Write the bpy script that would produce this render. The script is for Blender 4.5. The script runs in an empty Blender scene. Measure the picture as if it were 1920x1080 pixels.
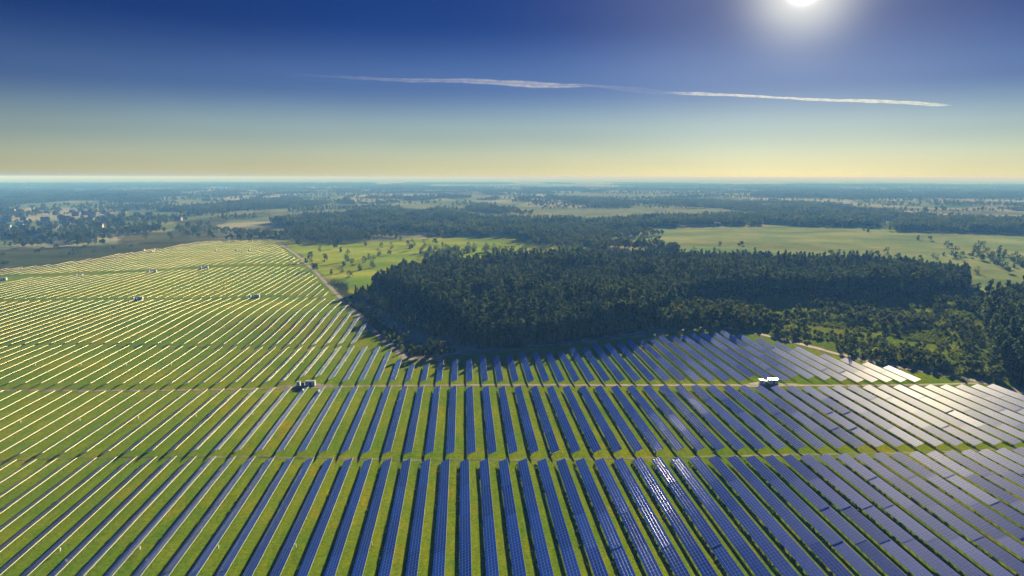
import bpy, math, random
import numpy as np
from mathutils import Matrix, Vector

random.seed(7)
rng = np.random.default_rng(7)
S = bpy.context.scene
COL = S.collection
R = math.radians

# ------------------------------------------------------------------ camera
CAM_H = 120.0
FOC = 1371.0                      # focal length in pixels of the 1920 px photograph
YAW, PITCH, ROLL = R(3.84), R(8.62), 0.002
_F = Vector((math.sin(YAW) * math.cos(PITCH), math.cos(YAW) * math.cos(PITCH), -math.sin(PITCH)))
_R0 = Vector((math.cos(YAW), -math.sin(YAW), 0))
_U0 = _R0.cross(_F)
_Rt = (_R0 + ROLL * _U0).normalized()
_U = _Rt.cross(_F)
cam_data = bpy.data.cameras.new('camera')
cam = bpy.data.objects.new('camera', cam_data)
COL.objects.link(cam)
cam_data.sensor_width = 36.0
cam_data.lens = 36.0 * FOC / 1920.0
cam_data.clip_start = 1.0
cam_data.clip_end = 400000.0
m = Matrix.Identity(4)
for i in range(3):
    m[i][0] = _Rt[i]; m[i][1] = _U[i]; m[i][2] = -_F[i]
m[2][3] = CAM_H
cam.matrix_world = m
S.camera = cam

# ------------------------------------------------------------------ sun, sky, exposure
SUN_EL, SUN_AZ = 13.1, 24.6       # degrees; azimuth clockwise from +Y (the direction of the rows)
sd = Vector((math.sin(R(SUN_AZ)) * math.cos(R(SUN_EL)), math.cos(R(SUN_AZ)) * math.cos(R(SUN_EL)), math.sin(R(SUN_EL))))
sun_data = bpy.data.lights.new('sun', 'SUN')
sun_data.energy = 5.0
sun_data.angle = R(0.53)
sun_data.color = (1.0, 0.87, 0.58)
sun = bpy.data.objects.new('sun', sun_data)
COL.objects.link(sun)
sun.rotation_euler = sd.to_track_quat('Z', 'Y').to_euler()
sun.location = (200, 400, 600)

world = bpy.data.worlds.new('World')
S.world = world
world.use_nodes = True
wn, wl = world.node_tree.nodes, world.node_tree.links
wn.clear()
SKY_STRENGTH = 0.10
out = wn.new('ShaderNodeOutputWorld')
bg = wn.new('ShaderNodeBackground'); bg.inputs['Strength'].default_value = SKY_STRENGTH
sky = wn.new('ShaderNodeTexSky'); sky.sky_type = 'NISHITA'; sky.sun_disc = False
sky.sun_elevation = R(SUN_EL); sky.sun_rotation = R(SUN_AZ)
sky.altitude = 100; sky.air_density = 1.0; sky.dust_density = 0.02; sky.ozone_density = 2.0
tc = wn.new('ShaderNodeTexCoord')
sep = wn.new('ShaderNodeSeparateXYZ'); wl.new(tc.outputs['Generated'], sep.inputs[0])
ramp = wn.new('ShaderNodeValToRGB')
ramp.color_ramp.interpolation = 'EASE'
cr = ramp.color_ramp.elements
SKY_RAMP = [(0.0, (0.176, 0.203, 0.215)), (0.02, (0.170, 0.184, 0.205)), (0.06, (0.138, 0.150, 0.184)), (0.12, (0.056, 0.074, 0.148)), (0.20, (0.015, 0.033, 0.10)), (0.30, (0.008, 0.024, 0.10)), (0.5, (0.007, 0.052, 0.30)), (1.0, (0.007, 0.052, 0.30))]
cr[0].position = 0; cr[0].color = (*SKY_RAMP[0][1], 1)
cr[1].position = 1; cr[1].color = (*SKY_RAMP[-1][1], 1)
for p, c in SKY_RAMP[1:-1]:
    e = cr.new(p); e.color = (*c, 1)
wl.new(sep.outputs['Z'], ramp.inputs[0])
mul = wn.new('ShaderNodeMix'); mul.data_type = 'RGBA'; mul.blend_type = 'MULTIPLY'; mul.inputs[0].default_value = 1
wl.new(sky.outputs[0], mul.inputs[6]); wl.new(ramp.outputs[0], mul.inputs[7])
# the bright air around the sun
dot = wn.new('ShaderNodeVectorMath'); dot.operation = 'DOT_PRODUCT'
nrm = wn.new('ShaderNodeVectorMath'); nrm.operation = 'NORMALIZE'
wl.new(tc.outputs['Generated'], nrm.inputs[0]); wl.new(nrm.outputs[0], dot.inputs[0]); dot.inputs[1].default_value = sd
def glow(power, amt, prev):
    p = wn.new('ShaderNodeMath'); p.operation = 'POWER'; p.inputs[1].default_value = power
    c = wn.new('ShaderNodeMath'); c.operation = 'MAXIMUM'; c.inputs[1].default_value = 0.0
    wl.new(dot.outputs['Value'], c.inputs[0]); wl.new(c.outputs[0], p.inputs[0])
    a = wn.new('ShaderNodeMix'); a.data_type = 'RGBA'; a.blend_type = 'ADD'; a.clamp_factor = False
    a.inputs[7].default_value = (*amt, 1)
    wl.new(p.outputs[0], a.inputs[0]); wl.new(prev, a.inputs[6])
    return a.outputs[2]
o = glow(40, (0.36, 0.34, 0.22), mul.outputs[2])
o = glow(700, (2.2, 2.1, 1.5), o)
o = glow(14000, (30.0, 29.0, 26.0), o)
cn = wn.new('ShaderNodeTexNoise'); cn.inputs['Scale'].default_value = 2.2; cn.inputs['Detail'].default_value = 5
cm = wn.new('ShaderNodeMapping'); cm.inputs['Scale'].default_value = (1, 1, 5); wl.new(tc.outputs['Generated'], cm.inputs[0]); wl.new(cm.outputs[0], cn.inputs['Vector'])
cv = wn.new('ShaderNodeMapRange'); cv.inputs[1].default_value = .3; cv.inputs[2].default_value = .7; cv.inputs[3].default_value = .95; cv.inputs[4].default_value = 1.07; wl.new(cn.outputs['Fac'], cv.inputs[0])
cs_ = wn.new('ShaderNodeVectorMath'); cs_.operation = 'SCALE'; wl.new(o, cs_.inputs[0]); wl.new(cv.outputs[0], cs_.inputs['Scale'])
wl.new(cs_.outputs[0], bg.inputs['Color'])
wl.new(bg.outputs[0], out.inputs['Surface'])

S.view_settings.view_transform = 'Standard'
S.view_settings.look = 'None'
S.view_settings.gamma = 1.0
S.view_settings.use_curve_mapping = False
S.view_settings.exposure = 1.8
S.cycles.max_bounces = 6
S.cycles.diffuse_bounces = 2
S.cycles.glossy_bounces = 3
S.cycles.transparent_max_bounces = 12
S.cycles.volume_bounces = 0
S.cycles.sample_clamp_indirect = 6.0
S.cycles.caustics_reflective = False
S.cycles.caustics_refractive = False

# ------------------------------------------------------------------ helpers
Fv, Rv, Uv = np.array(_F), np.array(_Rt), np.array(_U)
def ground(px, py, z=0.0):
    """point of the level z that the photograph shows at pixel px, py (1920 px wide)"""
    px = np.asarray(px, float); py = np.asarray(py, float)
    d = (px - 960)[..., None] * Rv + (540 - py)[..., None] * Uv + FOC * Fv
    t = (z - CAM_H) / np.minimum(d[..., 2], -1e-3)
    return d[..., 0] * t, d[..., 1] * t
def gpoly(pts, z=0.0):
    a = np.array(pts, float)
    x, y = ground(a[:, 0], a[:, 1], z)
    return np.stack([x, y], 1)
def H(x, y):
    x = np.asarray(x, float); y = np.asarray(y, float)
    h = 0.7 * np.sin(x / 61 + 0.6 * np.sin(y / 140)) * np.sin(y / 83 + 1.3) + 0.5 * np.sin(x / 37 - y / 95 + 2.0)
    d = np.hypot(x, y)
    far = np.clip((d - 900) / 1500, 0, 1)
    h = h + far * (2.2 * np.sin(x / 420 + 1.1) * np.cos(y / 510) + 1.6 * np.sin((x + y) / 290))
    near = np.exp(-((x + 150) ** 2 / 130 ** 2 + (y - 640) ** 2 / 60 ** 2)) * 2.4
    return h + near
def inpoly(x, y, poly):
    x = np.asarray(x); y = np.asarray(y)
    c = np.zeros(x.shape, bool)
    n = len(poly); j = n - 1
    for i in range(n):
        xi, yi = poly[i]; xj, yj = poly[j]
        if yi != yj:
            c ^= ((yi > y) != (yj > y)) & (x < (xj - xi) * (y - yi) / (yj - yi) + xi)
        j = i
    return c
def vnoise(x, y, s, seed=0):
    x = np.asarray(x) / s + seed * 17.31; y = np.asarray(y) / s + seed * 9.77
    xi = np.floor(x).astype(np.int64); yi = np.floor(y).astype(np.int64)
    fx = x - xi; fy = y - yi
    fx = fx * fx * (3 - 2 * fx); fy = fy * fy * (3 - 2 * fy)
    def hsh(a, b):
        n = (a * 374761393 + b * 668265263 + seed * 974711) & 0xffffffff
        n = ((n ^ (n >> 13)) * 1274126177) & 0xffffffff
        return ((n ^ (n >> 16)) & 0xffff) / 65535.0
    return (hsh(xi, yi) * (1 - fx) + hsh(xi + 1, yi) * fx) * (1 - fy) + (hsh(xi, yi + 1) * (1 - fx) + hsh(xi + 1, yi + 1) * fx) * fy

def principled(name, color, rough=0.8, metal=0.0, spec=0.3, **kw):
    mt = bpy.data.materials.new(name); mt.use_nodes = True
    b = mt.node_tree.nodes['Principled BSDF']
    b.inputs['Base Color'].default_value = (*color, 1)
    b.inputs['Roughness'].default_value = rough
    b.inputs['Metallic'].default_value = metal
    b.inputs['Specular IOR Level'].default_value = spec
    for k, v in kw.items():
        b.inputs[k].default_value = v
    return mt
def noisy(mt, ca, cb, scale, detail=6, coord='Object', lo=0.35, hi=0.65):
    nt = mt.node_tree; n = nt.nodes; l = nt.links
    b = n['Principled BSDF']
    t = n.new('ShaderNodeTexCoord'); nz = n.new('ShaderNodeTexNoise')
    nz.inputs['Scale'].default_value = scale; nz.inputs['Detail'].default_value = detail
    r = n.new('ShaderNodeValToRGB')
    r.color_ramp.elements[0].position = lo; r.color_ramp.elements[0].color = (*ca, 1)
    r.color_ramp.elements[1].position = hi; r.color_ramp.elements[1].color = (*cb, 1)
    l.new(t.outputs[coord], nz.inputs['Vector']); l.new(nz.outputs['Fac'], r.inputs[0]); l.new(r.outputs[0], b.inputs['Base Color'])
    return mt

class MB:
    """collects boxes and faces for ONE mesh"""
    def __init__(s): s.v = []; s.f = []; s.m = []
    def quad(s, pts, mi=0):
        b = len(s.v); s.v += [tuple(p) for p in pts]; s.f.append(tuple(range(b, b + len(pts)))); s.m.append(mi)
    def box(s, x0, x1, y0, y1, z0, z1, mi=0):
        b = len(s.v)
        s.v += [(x0, y0, z0), (x1, y0, z0), (x1, y1, z0), (x0, y1, z0), (x0, y0, z1), (x1, y0, z1), (x1, y1, z1), (x0, y1, z1)]
        for q in ((3, 2, 1, 0), (4, 5, 6, 7), (0, 1, 5, 4), (1, 2, 6, 5), (2, 3, 7, 6), (3, 0, 4, 7)):
            s.f.append(tuple(b + i for i in q)); s.m.append(mi)
    def bar(s, a, b_, r0, r1, n=5, mi=0):
        a = Vector(a); b_ = Vector(b_); d = (b_ - a).normalized()
        u = d.orthogonal().normalized(); w = d.cross(u); base = len(s.v)
        for p, r in ((a, r0), (b_, r1)):
            for i in range(n):
                t = 2 * math.pi * i / n
                s.v.append(tuple(p + u * (r * math.cos(t)) + w * (r * math.sin(t))))
        for i in range(n):
            j = (i + 1) % n
            s.f.append((base + i, base + j, base + n + j, base + n + i)); s.m.append(mi)
        s.f.append(tuple(base + n + i for i in range(n))); s.m.append(mi)
    def mesh(s, name, mats):
        me = bpy.data.meshes.new(name); me.from_pydata(s.v, [], s.f)
        for mt in mats: me.materials.append(mt)
        if len(mats) > 1: me.polygons.foreach_set('material_index', s.m)
        me.update(); return me
def link(name, me, parent=None, loc=None, **props):
    ob = bpy.data.objects.new(name, me); COL.objects.link(ob)
    if parent is not None: ob.parent = parent
    if loc is not None: ob.location = loc
    for k, v in props.items(): ob[k] = v
    return ob
def thing(name, label, cat, loc, rz=0.0, group=None):
    ob = link(name, None, loc=loc, label=label, category=cat)
    ob.empty_display_size = 0.5; ob.rotation_euler.z = rz
    if group: ob['group'] = group
    return ob

ORD = ['', 'first', 'second', 'third', 'fourth', 'fifth', 'sixth', 'seventh', 'eighth', 'ninth', 'tenth', 'eleventh', 'twelfth', 'thirteenth', 'fourteenth', 'fifteenth', 'sixteenth', 'seventeenth', 'eighteenth', 'nineteenth']
TENS = {20: 'twent', 30: 'thirt', 40: 'fort', 50: 'fift', 60: 'sixt', 70: 'sevent', 80: 'eight', 90: 'ninet'}
def ordinal(n):
    n = min(n, 99)
    if n < 20: return ORD[n]
    t = n // 10 * 10
    return TENS[t] + ('ieth' if n % 10 == 0 else 'y-' + ORD[n % 10])

# ------------------------------------------------------------------ zones of the land (photograph pixels -> ground)
Z_FARM = gpoly([(-700, 560), (-60, 523), (170, 493), (400, 455), (518, 450), (560, 480), (606, 526), (655, 580), (705, 626), (758, 676), (880, 662), (1100, 642), (1340, 617), (1440, 634), (1600, 674), (1700, 690), (1830, 712), (1990, 750), (2600, 900), (2600, 1900), (-700, 1900)])
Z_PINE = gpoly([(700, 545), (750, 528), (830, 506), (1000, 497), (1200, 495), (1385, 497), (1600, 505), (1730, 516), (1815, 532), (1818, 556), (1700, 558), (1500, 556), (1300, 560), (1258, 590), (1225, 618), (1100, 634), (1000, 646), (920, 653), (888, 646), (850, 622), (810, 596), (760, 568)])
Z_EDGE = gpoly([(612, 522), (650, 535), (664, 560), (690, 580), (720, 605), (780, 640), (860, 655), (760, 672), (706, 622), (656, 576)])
Z_SCRUB = gpoly([(1225, 618), (1258, 590), (1300, 560), (1500, 556), (1818, 556), (1960, 575), (1990, 745), (1830, 706), (1700, 683), (1600, 666), (1440, 626), (1340, 610)])
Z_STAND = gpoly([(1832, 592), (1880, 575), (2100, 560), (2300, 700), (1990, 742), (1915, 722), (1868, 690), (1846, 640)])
Z_MEADOW = gpoly([(520, 450), (700, 452), (860, 440), (980, 441), (1110, 455), (1150, 475), (1100, 492), (830, 506), (735, 528), (664, 560), (612, 522), (565, 480)])
Z_MEADOW2 = gpoly([(1190, 430), (1430, 425), (1660, 429), (1800, 436), (2300, 440), (2300, 560), (1880, 560), (1822, 540), (1730, 514), (1600, 503), (1385, 495), (1290, 480), (1120, 458)])
Z_LEFT = gpoly([(-300, 480), (0, 467), (120, 463), (230, 458), (330, 452), (400, 455), (170, 493), (-60, 523), (-300, 535)])
Z_LEFT2 = gpoly([(215, 446), (330, 432), (330, 415), (420, 405), (500, 396), (520, 403), (420, 416), (400, 440), (420, 450), (330, 452), (230, 456)])
ZONES = [  # polygon, colour, soft edge noise
    (Z_LEFT, (0.062, 0.074, 0.016)), (Z_LEFT2, (0.10, 0.11, 0.035)),
    (Z_MEADOW, (0.23, 0.31, 0.02)), (Z_MEADOW2, (0.21, 0.275, 0.10)),
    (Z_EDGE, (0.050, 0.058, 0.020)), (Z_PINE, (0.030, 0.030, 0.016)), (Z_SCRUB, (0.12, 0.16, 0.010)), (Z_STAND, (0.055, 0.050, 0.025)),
    (Z_FARM, (0.185, 0.255, 0.0006)),
]

# ------------------------------------------------------------------ ground sheet
az = np.concatenate([np.linspace(-180, -48, 18)[:-1], np.linspace(-48, 56, 500), np.linspace(56, 180, 18)[1:-1]])
rad = np.concatenate([[0.0, 30.0], 60 * (60000 / 60) ** (np.linspace(0, 1, 330) ** 1.25)])
A_, R_ = np.meshgrid(np.radians(az), rad)
GX = R_ * np.sin(A_); GY = R_ * np.cos(A_); GZ = H(GX, GY)
nr, na = GX.shape
verts = np.stack([GX.ravel(), GY.ravel(), GZ.ravel()], 1)
i0 = np.arange(nr - 1)[:, None] * na + np.arange(na)[None, :]
i1 = np.arange(nr - 1)[:, None] * na + (np.arange(na)[None, :] + 1) % na
quads = np.stack([i0, i0 + na, i1 + na, i1], -1).reshape(-1, 4)
me = bpy.data.meshes.new('ground')
me.vertices.add(len(verts)); me.vertices.foreach_set('co', verts.ravel())
me.loops.add(quads.size); me.loops.foreach_set('vertex_index', quads.ravel().astype(np.int32))
me.polygons.add(len(quads)); me.polygons.foreach_set('loop_start', (np.arange(len(quads)) * 4).astype(np.int32))
me.update(); me.validate()
me.shade_smooth()
gx, gy = verts[:, 0], verts[:, 1]
d = np.hypot(gx, gy)
wx = gx + (vnoise(gx, gy, 45, 1) - .5) * np.clip(d / 60, 4, 60); wy = gy + (vnoise(gx, gy, 45, 2) - .5) * np.clip(d / 40, 4, 120)
# far country: strips of field
n1 = vnoise(gx, gy * 0.45, 420, 3); n2 = vnoise(gx, gy * .5, 1300, 4); n3 = vnoise(gx + gy * .2, gy * .6, 210, 6)
pal = np.array([(0.11, 0.15, 0.06), (0.21, 0.25, 0.13), (0.14, 0.20, 0.08), (0.34, 0.35, 0.22), (0.15, 0.17, 0.09)])
sel = np.clip((0.45 * n1 + 0.35 * n2 + 0.2 * n3) * 7.5 - 1.2, 0, 3.999)
si = sel.astype(int); fr = np.clip((sel - si - 0.35) / 0.3, 0, 1)[:, None]
colr = pal[si] * (1 - fr) + pal[np.minimum(si + 1, 4)] * fr
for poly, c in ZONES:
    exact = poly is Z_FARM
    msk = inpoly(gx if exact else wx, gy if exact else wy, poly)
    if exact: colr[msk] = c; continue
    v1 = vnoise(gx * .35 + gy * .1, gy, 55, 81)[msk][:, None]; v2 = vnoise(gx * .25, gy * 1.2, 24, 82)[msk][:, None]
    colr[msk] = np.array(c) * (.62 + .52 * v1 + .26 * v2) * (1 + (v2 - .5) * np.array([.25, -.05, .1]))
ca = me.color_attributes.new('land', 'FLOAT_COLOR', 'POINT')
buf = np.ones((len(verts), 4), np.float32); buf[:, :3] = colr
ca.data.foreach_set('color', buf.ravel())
farm_attr = me.attributes.new('lawn', 'FLOAT', 'POINT')
farm_attr.data.foreach_set('value', inpoly(gx, gy, Z_FARM).astype(np.float32))

gm = bpy.data.materials.new('ground_grass'); gm.use_nodes = True
n, l = gm.node_tree.nodes, gm.node_tree.links
b = n['Principled BSDF']; b.inputs['Roughness'].default_value = 0.9; b.inputs['Specular IOR Level'].default_value = 0.0
b.inputs['Sheen Weight'].default_value = 0.0
at = n.new('ShaderNodeAttribute'); at.attribute_name = 'land'
lw = n.new('ShaderNodeAttribute'); lw.attribute_name = 'lawn'
geo = n.new('ShaderNodeNewGeometry')
def nz(scale, detail=5, rough=.6, sx=1, sy=1, dist=0.0):
    mp = n.new('ShaderNodeMapping'); mp.inputs['Scale'].default_value = (sx, sy, 1)
    l.new(geo.outputs['Position'], mp.inputs[0])
    t = n.new('ShaderNodeTexNoise'); t.inputs['Scale'].default_value = scale; t.inputs['Detail'].default_value = detail; t.inputs['Roughness'].default_value = rough; t.inputs['Distortion'].default_value = dist
    l.new(mp.outputs[0], t.inputs['Vector']); return t.outputs['Fac']
def mrange(src, a, b_, c, d_):
    r = n.new('ShaderNodeMapRange'); r.inputs[1].default_value = a; r.inputs[2].default_value = b_; r.inputs[3].default_value = c; r.inputs[4].default_value = d_
    l.new(src, r.inputs[0]); return r.outputs[0]
def mixc(f, a, b_, mode='MIX'):
    x = n.new('ShaderNodeMix'); x.data_type = 'RGBA'; x.blend_type = mode
    for s_, k in ((f, 0), (a, 6), (b_, 7)):
        if isinstance(s_, (int, float)): x.inputs[k].default_value = s_
        elif isinstance(s_, tuple): x.inputs[k].default_value = (*s_, 1)
        else: l.new(s_, x.inputs[k])
    return x.outputs[2]
big = mrange(nz(0.012, 4), .38, .62, 0, 1)
mid = mrange(nz(0.11, 6, .7), .36, .66, 0, 1)
fine = mrange(nz(0.9, 4, .7), .3, .7, 0, 1)
strk = mrange(nz(0.5, 3, .6, 1.0, .12), .35, .65, 0, 1)
c = mixc(mid, at.outputs['Color'], mixc(1.0, at.outputs['Color'], (1.42, 1.06, 1.0), 'MULTIPLY'))
c = mixc(big, c, mixc(1.0, c, (0.62, 0.84, 0.85), 'MULTIPLY'))
c = mixc(fine, mixc(1.0, c, (0.52, 0.60, 0.7), 'MULTIPLY'), mixc(1.0, c, (1.32, 1.24, 1.0), 'MULTIPLY'))
lawn_mul = n.new('ShaderNodeMath'); lawn_mul.operation = 'MULTIPLY'; l.new(lw.outputs['Fac'], lawn_mul.inputs[0]); l.new(strk, lawn_mul.inputs[1])
c = mixc(lawn_mul.outputs[0], c, mixc(1.0, c, (0.72, 0.86, 0.9), 'MULTIPLY'))
dry = n.new('ShaderNodeMath'); dry.operation = 'MULTIPLY'; l.new(mrange(nz(0.05, 7, .75, 1, .5), .53, .66, 0, .8), dry.inputs[0]); dry.inputs[1].default_value = 1.0
c = mixc(dry.outputs[0], c, mixc(1.0, c, (1.5, .98, 1.6), 'MULTIPLY'))
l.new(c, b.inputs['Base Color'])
bp = n.new('ShaderNodeBump'); bp.inputs['Strength'].default_value = 0.35; bp.inputs['Distance'].default_value = 0.5
l.new(nz(1.3, 5, .7), bp.inputs['Height']); l.new(bp.outputs[0], b.inputs['Normal'])
me.materials.append(gm)
link('ground', me, kind='structure', label='wide flat grassland reaching the hazy horizon')

# ------------------------------------------------------------------ tracks and roads
dirt = noisy(principled('track_dirt', (0.2, 0.16, 0.11), 0.95, spec=.1), (0.12, 0.10, 0.065), (0.27, 0.22, 0.16), 0.22, 8)
asph = noisy(principled('perimeter_gravel', (0.16, 0.15, 0.15), 0.9, spec=.2), (0.11, 0.105, 0.10), (0.25, 0.22, 0.18), 0.12, 8)
thin = noisy(principled('worn_track', (0.13, 0.12, 0.07), 0.95, spec=.1), (0.06, 0.075, 0.02), (0.20, 0.17, 0.10), 0.10, 8, lo=.4, hi=.6)
def ribbon(name, pts, width, mat, label, lift=0.05, wob=0.3):
    g = gpoly(pts); seg = np.hypot(*np.diff(g, axis=0).T); s = np.concatenate([[0], np.cumsum(seg)])
    ss = np.arange(0, s[-1], 3.0); x = np.interp(ss, s, g[:, 0]); y = np.interp(ss, s, g[:, 1])
    k = np.hanning(13); k /= k.sum()
    x = np.convolve(np.pad(x, 6, 'edge'), k, 'valid'); y = np.convolve(np.pad(y, 6, 'edge'), k, 'valid')
    tx = np.gradient(x); ty = np.gradient(y); L = np.hypot(tx, ty) + 1e-9; nx, ny = -ty / L, tx / L
    w1 = width / 2 + (vnoise(ss, ss * 0, 7, 3) - .5) * wob * 2; w2 = width / 2 + (vnoise(ss, ss * 0, 6, 8) - .5) * wob * 2
    vs = []; NC = 4
    for i in range(len(ss)):
        for c_ in range(NC + 1):
            t = -w1[i] + (w1[i] + w2[i]) * c_ / NC
            px, py = x[i] + nx[i] * t, y[i] + ny[i] * t
            vs.append((px, py, float(H(px, py)) + lift))
    fs = [(i * (NC + 1) + c_, i * (NC + 1) + c_ + 1, (i + 1) * (NC + 1) + c_ + 1, (i + 1) * (NC + 1) + c_) for i in range(len(ss) - 1) for c_ in range(NC)]
    fs = [f[::-1] for f in fs]
    me = bpy.data.meshes.new(name); me.from_pydata(vs, [], fs); me.materials.append(mat); me.update()
    link(name, me, kind='structure', label=label)
ribbon('perimeter_road', [(505, 446), (519, 451), (545, 470), (568, 488), (592, 510), (611, 532), (634, 555), (658, 580), (688, 608), (716, 634), (740, 655), (757, 670), (775, 677), (815, 672), (880, 663), (960, 655), (1100, 639), (1220, 626), (1320, 615), (1345, 613)], 4.5, asph, 'grey gravel road along the fence line beside the pine wood', .06, .5)
ribbon('perimeter_track', [(1345, 613), (1390, 620), (1440, 630), (1520, 648), (1580, 664), (1640, 678), (1700, 689), (1760, 698), (1800, 708), (1840, 716), (1930, 742), (2050, 780)], 5.5, dirt, 'sandy track along the scrub at the right of the solar park', .068, .8)
ribbon('service_track', [(-400, 748), (-100, 739), (0, 732), (200, 731), (400, 731), (520, 730), (640, 726), (760, 723.5), (900, 720.5), (1050, 720.5), (1200, 723), (1420, 724), (1560, 722.5), (1700, 721), (1800, 719), (1850, 719)], 3.6, dirt, 'brown dirt track crossing the solar park behind the second block', .075, .4)
ribbon('grass_track', [(-300, 875), (0, 864), (300, 862), (600, 860), (900, 860), (1200, 858), (1450, 854), (1700, 849), (2000, 839), (2200, 830)], 1.5, thin, 'faint worn track between the two nearest panel blocks', .055, .5)
ribbon('grass_track', [(-200, 656), (0, 653), (300, 651), (500, 650), (640, 649), (715, 648.5), (735, 648)], 1.8, thin, 'thin worn track behind the third block on the left', .055, .4)
ribbon('grass_track', [(-200, 573), (60, 567), (258, 561), (476, 558), (560, 560), (640, 562), (648, 566)], 2.6, thin, 'thin worn track in front of two blue transformer cabins', .055, .4)

# ------------------------------------------------------------------ solar rows
alu = principled('anodised_aluminium', (0.42, 0.41, 0.25), 0.55, metal=1.0)
rail_m = principled('clamp_rail', (0.013, 0.013, 0.012), 0.27, metal=1.0)
back_m = principled('backsheet', (0.13, 0.13, 0.14), 0.8, spec=.1)
_n, _l = rail_m.node_tree.nodes, rail_m.node_tree.links; _n.clear()
_o = _n.new('ShaderNodeOutputMaterial'); _g = _n.new('ShaderNodeBsdfAnisotropic'); _g.inputs['Roughness'].default_value = .25
_d = _n.new('ShaderNodeBsdfDiffuse'); _d.inputs[0].default_value = (.35, .38, .45, 1); _a = _n.new('ShaderNodeAddShader')
_oi = _n.new('ShaderNodeObjectInfo'); _p = _n.new('ShaderNodeMath'); _p.operation = 'POWER'; _p.inputs[1].default_value = 5.0
_s = _n.new('ShaderNodeMath'); _s.operation = 'MULTIPLY_ADD'; _s.inputs[1].default_value = .022; _s.inputs[2].default_value = .009
_l.new(_oi.outputs['Random'], _p.inputs[0]); _l.new(_p.outputs[0], _s.inputs[0]); _l.new(_s.outputs[0], _g.inputs['Color'])
_l.new(_g.outputs[0], _a.inputs[0]); _l.new(_d.outputs[0], _a.inputs[1]); _l.new(_a.outputs[0], _o.inputs['Surface'])
bed_m = principled('module_bed', (0.62, 0.66, 0.72), 0.6, spec=.1)
steel = principled('galvanised_steel', (0.10, 0.10, 0.09), 0.8, spec=.1)
pv = bpy.data.materials.new('photovoltaic_glass'); pv.use_nodes = True
n, l = pv.node_tree.nodes, pv.node_tree.links
b = n['Principled BSDF']
b.inputs['Coat Weight'].default_value = 1.0; b.inputs['Coat Roughness'].default_value = 0.12; b.inputs['Coat IOR'].default_value = 1.45
b.inputs['IOR'].default_value = 1.5; b.inputs['Specular IOR Level'].default_value = 0.055
oi = n.new('ShaderNodeObjectInfo'); tcn = n.new('ShaderNodeTexCoord')
cells = n.new('ShaderNodeTexNoise'); cells.inputs['Scale'].default_value = 0.55; cells.inputs['Detail'].default_value = 3
l.new(tcn.outputs['Object'], cells.inputs['Vector'])
rr = n.new('ShaderNodeValToRGB'); rr.color_ramp.elements[0].color = (0.006, 0.072, 0.36, 1); rr.color_ramp.elements[1].color = (0.010, 0.110, 0.52, 1)
rr.color_ramp.elements[0].position = .3; rr.color_ramp.elements[1].position = .7
ad = n.new('ShaderNodeMath'); ad.operation = 'MULTIPLY_ADD'; ad.inputs[1].default_value = 0.45; l.new(cells.outputs['Fac'], ad.inputs[0])
ml = n.new('ShaderNodeMath'); ml.operation = 'MULTIPLY'; ml.inputs[1].default_value = 0.5; l.new(oi.outputs['Random'], ml.inputs[0]); l.new(ml.outputs[0], ad.inputs[2])
l.new(ad.outputs[0], rr.inputs[0]); l.new(rr.outputs[0], b.inputs['Base Color'])
rg = n.new('ShaderNodeMapRange'); rg.inputs[3].default_value = 0.27; rg.inputs[4].default_value = 0.38; l.new(oi.outputs['Random'], rg.inputs[0]); l.new(rg.outputs[0], b.inputs['Roughness'])
white = principled('white_enamel', (0.42, 0.42, 0.36), 0.6)

TILT = 21.8
WID, TT = 4.06, R(TILT)            # slope width of a table, tilt
LOW = 0.85
TL = 24.0
def table_mesh(L, with_legs):
    """local frame: x up the slope, y along the row, z the normal; y from 0 to L, glass on top"""
    q = MB(); g = 0.034
    q.box(0, WID, 0, L - .05, (-0.062 if L < 30 else -0.05), 0, 0)
    q.m[0] = 4; q.m[1] = 3
    nm = round(L / 1.68); dy = (L - .05) / nm; dx = WID / 4
    for i in range(4):
        for j in range(nm):
            q.quad([(i * dx + g, j * dy + g * .7, .006), ((i + 1) * dx - g, j * dy + g * .7, .006), ((i + 1) * dx - g, (j + 1) * dy - g * .7, .006), (i * dx + g, (j + 1) * dy - g * .7, .006)], 1)
    for i in range(1, 4):           # rounded clamp rails in the gaps between the module strips
        x = i * dx
        q.quad([(x - .02, 0, .002), (x, 0, .016), (x, L - .05, .016), (x - .02, L - .05, .002)], 2)
        q.quad([(x, 0, .016), (x + .02, 0, .002), (x + .02, L - .05, .002), (x, L - .05, .016)], 2)
    return q.mesh('panel_table', [alu, pv, rail_m, bed_m, back_m])
def frame_mesh(L):
    q = MB(); c, s = math.cos(TT), math.sin(TT)
    for x in (0.7, WID - .7):
        q.box(x - .05, x + .05, 0, L - .05, -0.22, -0.102, 0)
    nleg = max(2, round(L / 4))
    for j in range(nleg):
        y = (j + .5) * (L - .05) / nleg
        for x in (0.9, WID - .9):
            h = LOW + x * s - .2 * c + .3
            a = Vector((x, y, -.2)); d_ = Vector((-s, 0, -c)) * h      # straight down in the tilted frame
            q.bar(a, a + d_, .06, .06, 4, 0)
    return q.mesh('support_frame', [steel])
T_MESH = {24: table_mesh(24.0, 0), 48: table_mesh(48.0, 0)}
F_MESH = {24: frame_mesh(24.0), 48: frame_mesh(48.0)}
def inverter_meshes():
    q = MB(); q.box(-.05, .05, -.05, .05, 0, 1.9); p = q.mesh('post', [steel])
    q = MB(); q.box(-.14, .14, -.32, .32, .75, 1.85); q.box(-.17, .17, -.36, .36, 1.85, 1.90)
    return p, q.mesh('inverter_box', [white])
POST_ME, INV_ME = inverter_meshes()
ROWS = []
def lateral(anchors, deg):
    k = np.array([a[0] for a in anchors], float)
    x, y = ground([a[1] for a in anchors], [a[2] for a in anchors], 2.35)
    return np.polyfit(k, x, deg)
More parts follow.
